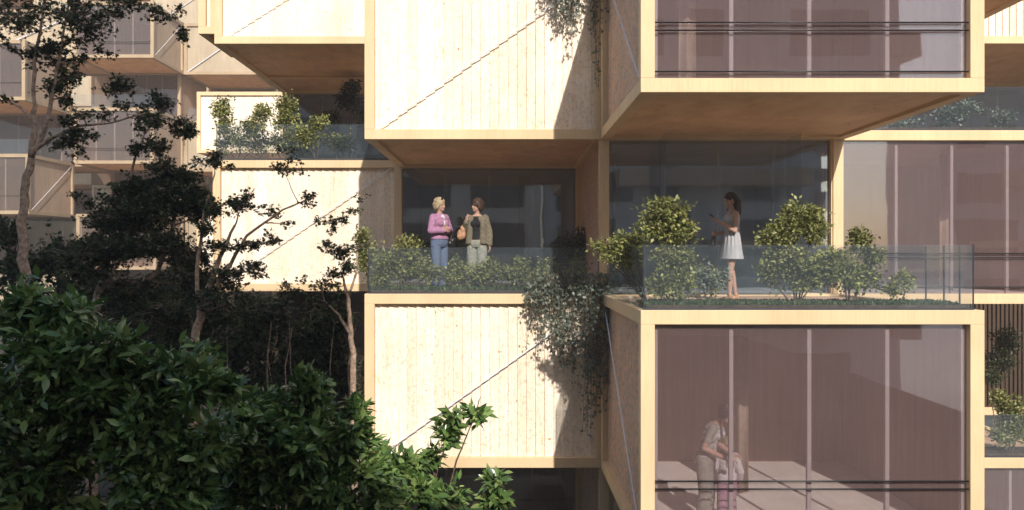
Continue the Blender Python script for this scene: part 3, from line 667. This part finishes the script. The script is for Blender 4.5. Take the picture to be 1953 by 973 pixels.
class Person:
    def __init__(s, label, loc, rz, h=1.7, group=None, name='person'):
        s.root = empty(name, tuple(loc), label, 'person', group)
        s.M = Matrix.Translation(Vector(loc)) @ Matrix.Rotation(rz, 4, 'Z') @ Matrix.Scale(h/1.72, 4)
    def part(s, name, fn, mat, parent=None, voxel=.008, smooth=3, wrinkle=0): return solid(name, fn, mat, parent or s.root, s.M, voxel, smooth, wrinkle)
def loft(bm, rings, n=40, sub=6):
    P_ = []
    for i in range(len(rings)-1):
        a, b = rings[i], rings[i+1]
        for j in range(sub):
            t = j/sub; t2 = t*t*(3-2*t); P_.append([a[q]+(b[q]-a[q])*(t if q == 0 else t2) for q in range(5)])
    P_.append(list(rings[-1])); rows = []
    for z, rx, ry, xc, yc in P_:
        rows.append([bm.verts.new((xc+math.copysign(abs(math.cos(2*math.pi*i/n))**.85, math.cos(2*math.pi*i/n))*rx, yc+math.copysign(abs(math.sin(2*math.pi*i/n))**.85, math.sin(2*math.pi*i/n))*ry, z)) for i in range(n)])
    for j in range(len(rows)-1):
        for i in range(n): bm.faces.new((rows[j][i], rows[j][(i+1) % n], rows[j+1][(i+1) % n], rows[j+1][i]))
    bm.faces.new(rows[0][::-1]); bm.faces.new(rows[-1])
def tors(bm, g=0, lean=0.0, z0=.86, top=1.42, w=1.0):
    L = lambda z: -lean*max(0, z-.95)
    prof = [(.84, .145, .10), (.90, .165, .118), (.98, .160, .115), (1.06, .135, .098), (1.13, .124, .090), (1.21, .135, .098), (1.29, .150, .108), (1.36, .158, .100), (1.41, .125, .075), (1.45, .06, .05)]
    rg = [(z, (rx+g)*w, ry+g, 0, L(z)) for z, rx, ry in prof if z0-.03 <= z <= top+.05]
    loft(bm, rg)
    if top > 1.28:
        for q in (-1, 1): ell(bm, (q*.062, L(1.28)-.085, 1.275), (.058+g, .05+g, .06+g*.6), seg=14)
def legs(bm, g=0, spread=.09, knees=((0, -.02), (0, -.02)), ankles=((0, .03), (0, .03)), zmin=.08, zmax=.92, flare=0):
    for i, q in enumerate((-1, 1)):
        hp = Vector((q*spread, 0, .90)); kn = Vector((q*(spread+.005)+knees[i][0], knees[i][1], .50)); an = Vector((q*(spread+.01)+ankles[i][0], ankles[i][1], .09))
        pts = [hp, hp.lerp(kn, .5), kn, kn.lerp(an, .35), an]; rad = [.086, .073, .052, .052, .034]
        if zmin > .3: pts = pts[:2]; rad = rad[:2]
        limb(bm, pts, [r+g+(flare*(.9-p.z) if flare else 0) for p, r in zip(pts, rad)], 14)
def feet(bm, g=0, spread=.09, ankles=((0, .03), (0, .03))):
    for i, q in enumerate((-1, 1)):
        x = q*(spread+.01)+ankles[i][0]; y = ankles[i][1]
        limb(bm, [(x, y, .10), (x, y+.012, .05)], [.033+g, .034+g], 12)
        limb(bm, [(x, y+.02, .034), (x, y-.07, .036), (x+q*.012, y-.155, .022)], [.032+g, .034+g, .024+g], 12)
def skirt(z0, z1, r0, r1, folds=14, amp=.012, yc=0, cy=.75):
    def f(bm):
        n = 96; m = 14; rows = []
        for j in range(m+1):
            t = j/m; z = z0+(z1-z0)*t; row = []
            for i in range(n):
                a = 2*math.pi*i/n; r = r0+(r1-r0)*t**.85+amp*t*math.sin(folds*a+.7*math.sin(3*a))
                row.append(bm.verts.new((math.cos(a)*r, yc+math.sin(a)*r*cy, z)))
            rows.append(row)
        for j in range(m):
            for i in range(n): bm.faces.new((rows[j][i], rows[j+1][i], rows[j+1][(i+1) % n], rows[j][(i+1) % n]))
        bm.faces.new(rows[0]); bm.faces.new(rows[-1][::-1])
    return f
def faceparts(p, H, R, s=1.0):
    g = lambda x, y, z: H+R @ (Vector((x, y, z))*s)
    def e(q): return lambda bm: ell(bm, g(q*.029, -.079, .004), (.011*s, .006*s, .006*s), R, 12)
    for q in (-1, 1): p.part('eye', e(q), M['eye'], voxel=.002, smooth=1)
    p.part('lips', lambda bm: ell(bm, g(0, -.089, -.056), (.019*s, .005*s, .007*s), R, 12), M['lips'], voxel=.002, smooth=1)
def rotz(a, tilt=0, roll=0): return Matrix.Rotation(a, 3, 'Z') @ Matrix.Rotation(roll, 3, 'Y') @ Matrix.Rotation(tilt, 3, 'X')
def hair_short(H, R, s=1.0, puff=.016, back=.0):
    def f(bm):
        g = lambda x, y, z: H+R @ (Vector((x, y, z))*s)
        ell(bm, g(0, .024, .040), ((.078+puff)*s, (.094+puff)*s, (.088+puff)*s), R, 20)
        ell(bm, g(0, .06, -.02), ((.072+puff)*s, (.055+puff)*s, (.075+back)*s), R, 18)
        for q in (-1, 1): ell(bm, g(q*(.066+puff*.6), .02, -.008), (.022*s, .045*s, (.055+back*.7)*s), R, 12)
        ell(bm, g(.01, -.05, .082), (.062*s, .035*s, .026*s), R, 12)
        r = random.Random(3)
        for _ in range(46):
            a = r.uniform(0, 6.28); e = r.uniform(-.3, 1.4)
            if math.sin(a) < -.25 and e < .7: continue
            ell(bm, g(math.cos(a)*math.cos(e)*(.078+puff), .024+math.sin(a)*math.cos(e)*(.094+puff), .035+math.sin(e)*(.088+puff)), (.02*s, .02*s, .02*s), R, 8)
    return f
def arm(sh, el, wr, g=0, bm=None, r=(.050, .040, .038, .026)):
    sh, el, wr = Vector(sh), Vector(el), Vector(wr)
    limb(bm, [sh, sh.lerp(el, .5), el, el.lerp(wr, .35), wr], [r[0]+g, r[0]*.88+g, r[1]+g, r[2]+.002+g, r[3]+g], 14)
UP = lambda *a: Vector(a)

# woman in pink cardigan
kf = 1.53; f1 = Vector(((838-VX)*kf*U, 10*kf, -108*U-.03+.03))
fz = -108*U-.03
def place(px, k, z=fz): return Vector(((px-VX)*k*U, 10*k, z))
# deck of the recesses is at the top of the box below
p = Person('woman with blond hair and pink cardigan standing with crossed arms on the left terrace', place(838, 1.51), math.radians(48), 1.76)
Hh = UP(0, -.02, 1.60); Rh = rotz(.25)
eR, eL = UP(-.245, -.03, 1.13), UP(.245, -.03, 1.13); wR, wL = UP(-.02, -.19, 1.135), UP(.03, -.20, 1.17)
def body(bm):
    tors(bm); legs(bm); feet(bm); limb(bm, [(0, 0, 1.42), (0, -.015, 1.53)], [.052, .048]); head(bm, Hh, Rh)
    for s_, e_, w_ in (((-.152, 0, 1.375), eR, wR), ((.152, 0, 1.375), eL, wL)): arm(s_, e_, w_, 0, bm)
    hand(bm, wR, (1, .02, .05), (0, 1, 0), .25, 1, 1); hand(bm, wL, (-1, .1, -.02), (0, 1, .2), .25, 1, -1)
p.part('body', body, M['skin'], voxel=.0065, smooth=2)
faceparts(p, Hh, Rh)
p.part('hair', hair_short(Hh, Rh, 1, .018, .02), M['hair_blond'], smooth=2)
def card(bm):
    tors(bm, .022, z0=.96, top=1.40)
    for s_, e_, w_ in (((-.152, 0, 1.375), eR, wR), ((.152, 0, 1.375), eL, wL)): arm(s_, e_, UP(*e_).lerp(w_, .82), .018, bm, (.054, .044, .042, .034))
p.part('cardigan', card, M['pink'], wrinkle=.003)
def vneck(bm):
    ell(bm, (0, -.088, 1.36), (.062, .035, .07), seg=14); ell(bm, (0, -.118, 1.27), (.040, .03, .06), seg=12)
p.part('top', vneck, M['white'], voxel=.006)
def jn(bm): tors(bm, .012, z0=.86, top=.98); legs(bm, .012, flare=.02)
p.part('jeans', jn, M['jeans'], wrinkle=.002)
p.part('shoe', lambda bm: feet(bm, .008), M['shoe'])
def glasses(bm):
    g_ = lambda x, y, z: Hh+Rh @ Vector((x, y, z))
    for q in (-1, 1): ell(bm, g_(q*.035, -.065, .115), (.026, .016, .020), Rh, 12)
    limb(bm, [g_(-.03, -.07, .118), g_(.03, -.07, .118)], [.005, .005], 8)
p.part('sunglasses', glasses, M['black'], voxel=.004, smooth=1)
Mp = p.M
def hb(bm):
    for x, z, a in ((.20, .90, .10), (.28, .87, .10), (.24, .95, .08)): ell(bm, (x, -.12, z), (a, .055, .075), seg=14)
bag = solid('handbag', hb, M['leather_black'], None, Mp, .008, 3, .003)
bag2 = empty('handbag', tuple(Mp @ UP(.24, -.12, .80)), 'black leather handbag hanging from the arm of the woman in the pink cardigan', 'handbag')
bag.name = 'pouch'; setparent(bag, bag2)
solid('strap', lambda bm: limb(bm, [UP(.16, -.13, .95), UP(.20, -.12, 1.06), UP(.245, -.08, 1.12), UP(.27, -.1, 1.06), UP(.30, -.12, .93)], [.008]*5, 8), M['leather_black'], bag2, Mp, .005, 1)

# woman in khaki jacket
p = Person('woman with short brown hair, khaki jacket and black top standing on the left terrace', place(910, 1.50), math.radians(-12), 1.74)
Hh = UP(0, -.02, 1.60); Rh = rotz(-.75)
eR, wR = UP(-.235, -.02, 1.15), UP(-.165, -.16, 1.31); eL, wL = UP(.225, .02, 1.12), UP(.245, -.02, .88)
def body(bm):
    tors(bm); legs(bm, knees=((0, -.03), (.02, -.02))); feet(bm); limb(bm, [(0, 0, 1.42), (0, -.015, 1.53)], [.05, .046]); head(bm, Hh, Rh)
    arm((-.152, 0, 1.375), eR, wR, 0, bm); arm((.152, 0, 1.375), eL, wL, 0, bm)
    hand(bm, wR, (.15, -.1, 1), (.6, .6, 0), .5, 1, -1); hand(bm, wL, (.05, -.1, -1), (-1, .1, 0), .3, 1, 1)
p.part('body', body, M['skin'], voxel=.0065, smooth=2)
faceparts(p, Hh, Rh)
p.part('hair', hair_short(Hh, Rh, 1, .02, .015), M['hair_brown'], smooth=2)
def jack(bm):
    for q in (-1, 1): loft(bm, [(.90, .088, .135, q*.125, .0), (1.0, .082, .136, q*.126, .0), (1.12, .072, .132, q*.122, .0), (1.24, .068, .142, q*.124, .0), (1.34, .068, .13, q*.12, .0), (1.41, .045, .085, q*.09, .0)])
    loft(bm, [(.90, .15, .06, 0, .075), (1.12, .12, .055, 0, .06), (1.36, .14, .055, 0, .06), (1.43, .08, .04, 0, .04)])
    for s_, e_, w_ in (((-.152, 0, 1.375), eR, wR), ((.152, 0, 1.375), eL, wL)): arm(s_, e_, UP(*e_).lerp(w_, .93), .016, bm, (.056, .046, .044, .036))
    for q in (-1, 1): limb(bm, [(q*.06, .02, 1.45), (q*.06, -.09, 1.38), (q*.085, -.13, 1.26)], [.018, .02, .012], 8)
p.part('jacket', jack, M['khaki'], wrinkle=.003)
p.part('top', lambda bm: tors(bm, .010, z0=.95, top=1.37, w=.8), M['black'])
def tr(bm): tors(bm, .012, z0=.86, top=.98); legs(bm, .018, flare=.05)
p.part('trousers', tr, M['greyc'], wrinkle=.003)
p.part('shoe', lambda bm: feet(bm, .008), M['shoe'])
Mp = p.M
bag2 = empty('handbag', tuple(Mp @ UP(-.27, -.10, .98)), 'tan shoulder bag of the woman in the khaki jacket', 'handbag')
solid('pouch', lambda bm: [ell(bm, (x, -.10, z), (a, .05, c), seg=14) for x, z, a, c in ((-.27, 1.08, .085, .10), (-.245, 1.17, .055, .08), (-.30, 1.04, .06, .07))], M['leather_tan'], bag2, Mp, .008, 3, .003)
solid('strap', lambda bm: limb(bm, [UP(-.24, -.10, 1.2), UP(-.19, -.12, 1.36), UP(-.16, -.06, 1.455), UP(-.16, .05, 1.43), UP(-.24, .0, 1.25)], [.009]*5, 8), M['leather_tan'], bag2, Mp, .005, 1)

# woman in white dress with phone
p = Person('dark-haired woman in a short white dress looking at a phone on the right terrace', place(1396, 1.253), math.radians(-84), 1.69)
Hh = UP(0, -.035, 1.595); Rh = rotz(0, .30)
eR, wR = UP(-.20, .0, 1.10), UP(-.10, -.22, 1.06); eL, wL = UP(.20, -.03, 1.10), UP(.09, -.235, 1.235)
ank = ((0, .10), (.0, -.08)); kn = ((0, .03), (0, -.06))
def body(bm):
    tors(bm, -.006, w=.92); legs(bm, -.006, knees=kn, ankles=ank); feet(bm, 0, ankles=ank); limb(bm, [(0, 0, 1.42), (0, -.03, 1.53)], [.047, .044]); head(bm, Hh, Rh)
    arm((-.15, .01, 1.375), eR, wR, -.006, bm); arm((.15, .01, 1.375), eL, wL, -.006, bm)
    hand(bm, wR, (.35, -.9, .05), (.7, .3, 0), .7, .95, 1); hand(bm, wL, (-.1, -.85, .45), (-.2, .35, .8), .35, .95, 1)
p.part('body', body, M['skin'], voxel=.0065, smooth=2)
faceparts(p, Hh, Rh)
def lh(bm):
    g_ = lambda x, y, z: Hh+Rh @ Vector((x, y, z))
    ell(bm, g_(0, .022, .038), (.086, .100, .090), Rh, 20)
    for x, dx in ((-.05, -.01), (0, 0), (.05, .01)):
        limb(bm, [g_(x, .06, .03), g_(x*1.2, .105, -.06), Vector((x*1.3+dx, .085, 1.42)), Vector((x*1.2, .09, 1.33)), Vector((x, .085, 1.26))], [.055, .045, .038, .03, .014], 12)
    limb(bm, [g_(-.06, .01, .03), g_(-.082, .02, -.06), Vector((-.095, -.02, 1.42)), Vector((-.09, -.05, 1.33))], [.035, .028, .026, .012], 12)
p.part('hair', lh, M['hair_dark'], smooth=2, wrinkle=.002)
def dress_top(bm): tors(bm, .008, z0=1.12, top=1.31, w=.94)
d = p.part('dress', dress_top, M['dress'])
p.part('skirt', skirt(.66, 1.17, .235, .128, 15, -.014), M['dress'], voxel=.007, smooth=1)
p.part('waistband', skirt(1.155, 1.185, .138, .138, 1, 0), M['dress'], voxel=.007, smooth=1)
for q in (-1, 1): p.part('dress_strap', (lambda q: lambda bm: limb(bm, [UP(q*.075, -.115, 1.31), UP(q*.09, -.05, 1.425), UP(q*.09, .04, 1.41), UP(q*.08, .09, 1.30)], [.008]*4, 8))(q), M['dress'], voxel=.005, smooth=1)
p.part('shoe', lambda bm: feet(bm, .006, ankles=ank), M['leather_tan'])
Mp = p.M
ph = MB().box(-.034, .034, -.005, .005, -.07, .07)
po = ph.build('phone', M['phone'], bevel=.004); tag(po, 'small black phone held up by the woman in the white dress', 'phone')
po.matrix_world = Mp @ Matrix.Translation(UP(.07, -.335, 1.325)) @ Matrix.Rotation(math.radians(50), 4, 'X')
bag2 = tag(solid('clutch_bag', lambda bm: [ell(bm, (-.10, -.27, z), (.02, .035, .045), seg=12) for z in (1.0, .95, .90)], M['leather_black'], None, Mp, .006, 2), 'slim black clutch held low by the woman in the white dress', 'handbag')

# mother and child behind the lower window
FZ = -576*U+.17
p = Person('woman in a pale vest bending over a child behind the large lower window', place(1346, 1.055, FZ), math.radians(62), 1.66)
ln = .32
Ls = lambda x, y, z: UP(x, y-ln*max(0, z-.95), z)
Hh = UP(0, -.29, 1.555); Rh = rotz(.15, .62)
eR, wR = Ls(-.23, .0, 1.12)+UP(0, .02, 0), UP(-.12, -.32, .98); eL, wL = Ls(.22, -.02, 1.12), UP(.10, -.34, 1.0)
def body(bm):
    tors(bm, 0, ln); legs(bm); feet(bm); limb(bm, [Ls(0, 0, 1.42), (0, -.24, 1.50)], [.05, .046]); head(bm, Hh, Rh)
    arm(Ls(-.152, 0, 1.375), eR, wR, 0, bm); arm(Ls(.152, 0, 1.375), eL, wL, 0, bm)
    hand(bm, wR, (.5, -.8, -.1), (0, 0, -1), .3, 1, 1); hand(bm, wL, (-.2, -.9, -.1), (0, 0, -1), .3, 1, -1)
p.part('body', body, M['skin'], voxel=.0065, smooth=2)
faceparts(p, Hh, Rh)
p.part('hair', hair_short(Hh, Rh, 1, .018, .0), M['hair_dark'], smooth=2)
p.part('top', lambda bm: tors(bm, .012, ln, z0=.96, top=1.33), M['white'])
def vest(bm):
    for q in (-1, 1):
        for z in (1.02, 1.12, 1.22, 1.30, 1.37): ell(bm, Ls(q*.085, .02, z), (.085, .11, .07), seg=14)
    arm(Ls(-.152, 0, 1.375), Ls(-.152, 0, 1.375).lerp(eR, .6), Ls(-.152, 0, 1.375).lerp(eR, .65), .014, bm); arm(Ls(.152, 0, 1.375), Ls(.152, 0, 1.375).lerp(eL, .6), Ls(.152, 0, 1.375).lerp(eL, .65), .014, bm)
p.part('blouse', vest, M['greyc'], wrinkle=.003)
def tr(bm): tors(bm, .016, z0=.86, top=.98); legs(bm, .022, flare=.04)
p.part('trousers', tr, M['greyc'], wrinkle=.004)
p.part('shoe', lambda bm: feet(bm, .008), M['shoe'])
p = Person('small sandy-haired child in a white jumper seen from behind through the lower window', place(1386, 1.07, FZ), math.radians(172), 1.12)
Hh = UP(0, -.01, 1.56); Rh = rotz(0, .05); hs = 1.38
eR, wR = UP(-.27, .0, 1.06), UP(-.26, -.12, .86); eL, wL = UP(.27, .0, 1.06), UP(.26, -.12, .86)
def body(bm):
    tors(bm, .012); legs(bm, .01); feet(bm, .01); limb(bm, [(0, 0, 1.40), (0, 0, 1.50)], [.055, .052]); head(bm, Hh, Rh, hs)
    arm((-.17, 0, 1.36), eR, wR, .008, bm); arm((.17, 0, 1.36), eL, wL, .008, bm)
    hand(bm, wR, (0, -.3, -1), (1, 0, 0), .3, 1.1, 1); hand(bm, wL, (0, -.3, -1), (-1, 0, 0), .3, 1.1, -1)
p.part('body', body, M['skin'], voxel=.009, smooth=2)
faceparts(p, Hh, Rh, hs)
p.part('hair', hair_short(Hh, Rh, hs, .014, .035), M['hair_sandy'], smooth=2)
def jp(bm):
    tors(bm, .032, z0=.86, top=1.40)
    for s_, e_, w_ in (((-.17, 0, 1.36), eR, wR), ((.17, 0, 1.36), eL, wL)): arm(s_, e_, UP(*e_).lerp(w_, .9), .032, bm, (.056, .046, .044, .036))
p.part('jumper', jp, M['white'], wrinkle=.003)
def tr(bm): tors(bm, .026, z0=.86, top=.9); legs(bm, .034, flare=.03)
p.part('trousers', tr, M['mauve'], wrinkle=.003)
p.part('shoe', lambda bm: feet(bm, .02), M['shoe'])

# ------------------------------------------------------------ furniture behind the glass
M['curtain'] = flat('curtain_cloth', (.34, .27, .21), .9, .1, 0, .12, 10)
def curtain(label, x0, x1, k, top, bot):
    m = MB(); n = int((x1-x0)*U/.03); X = x0*U; w = (x1-x0)*U/n; z0, z1 = -bot*U+.2, -top*U-.2
    for i in range(n+1):
        y = 10*k+.035*math.sin(i*1.15); m.v += [(X+i*w, y, z0), (X+i*w, y, z1), (X+i*w, y+.006, z0), (X+i*w, y+.006, z1)]
    for i in range(n):
        a = 4*i; m.f += [(a, a+4, a+5, a+1), (a+2, a+3, a+7, a+6), (a, a+2, a+6, a+4), (a+1, a+5, a+7, a+3)]
    return tag(m.build('curtain', M['curtain'], None, True), label, 'curtain', 'curtains behind the windows')
curtain('narrow tan curtain behind the glass of the lower projecting box', 520, 560, 1.2, 108, 576)
curtain('narrow tan curtain behind the glass of the upper projecting box', 400, 440, 1.2, -776, -308)
curtain('tan curtain at the right behind the glass of the right-hand box', 1330, 1370, 1.6, -334, 134)
curtain('pale curtain behind the terrace doors of the main terrace', 290, 340, 1.6, -334, 134)
curtain('tan curtain inside the room behind the two women', 60, 110, 2.05, -334, 134)

hz = MB().box(-70, 66, -25, 76, -8.4, 30)
m, nt_, out_ = newmat('haze'); v = N(nt_, 'ShaderNodeVolumePrincipled'); v.inputs['Color'].default_value = (.95, .88, .80, 1); v.inputs['Density'].default_value = .0027; v.inputs['Anisotropy'].default_value = 0
nt_.links.new(v.outputs[0], out_.inputs['Volume'])
o = hz.build('haze', m); tag(o, kind='stuff')
# ------------------------------------------------------------ camera, light
cam = bpy.data.cameras.new('Camera'); co = bpy.data.objects.new('camera', cam); C.objects.link(co)
co.location = (0, 0, 0); co.rotation_euler = (math.pi/2, 0, 0)
cam.sensor_width = 36; cam.lens = 1536/1953*36; cam.clip_end = 2000; cam.clip_start = .05
cam.shift_x = (976.5-VX)/1953; cam.shift_y = -(486.5-VY)/1953
bpy.context.scene.camera = co
sd = Vector((.83, -4.1, 2.85)).normalized()       # towards the sun
sun = bpy.data.lights.new('Sun', 'SUN'); sun.energy = 4.4; sun.angle = math.radians(.5); sun.color = (1, .94, .87)
so = bpy.data.objects.new('sun', sun); C.objects.link(so); so.rotation_euler = sd.to_track_quat('Z', 'Y').to_euler(); so.location = (8, -20, 30)
w = bpy.data.worlds.new('World'); bpy.context.scene.world = w; w.use_nodes = True
nt = w.node_tree; bg = nt.nodes['Background']; sky = nt.nodes.new('ShaderNodeTexSky'); sky.sky_type = 'NISHITA'; sky.sun_disc = False
sky.sun_elevation = math.asin(sd.z); sky.sun_rotation = math.atan2(sd.x, sd.y); sky.altitude = 100; sky.dust_density = 2.0
nt.links.new(sky.outputs[0], bg.inputs[0]); bg.inputs[1].default_value = .13
sc = bpy.context.scene; sc.view_settings.view_transform = 'Standard'; sc.view_settings.look = 'None'; sc.view_settings.exposure = .47; sc.view_settings.gamma = 1
sc.render.engine = 'CYCLES'; sc.cycles.transparent_max_bounces = 24; sc.cycles.max_bounces = 8; sc.cycles.diffuse_bounces = 4
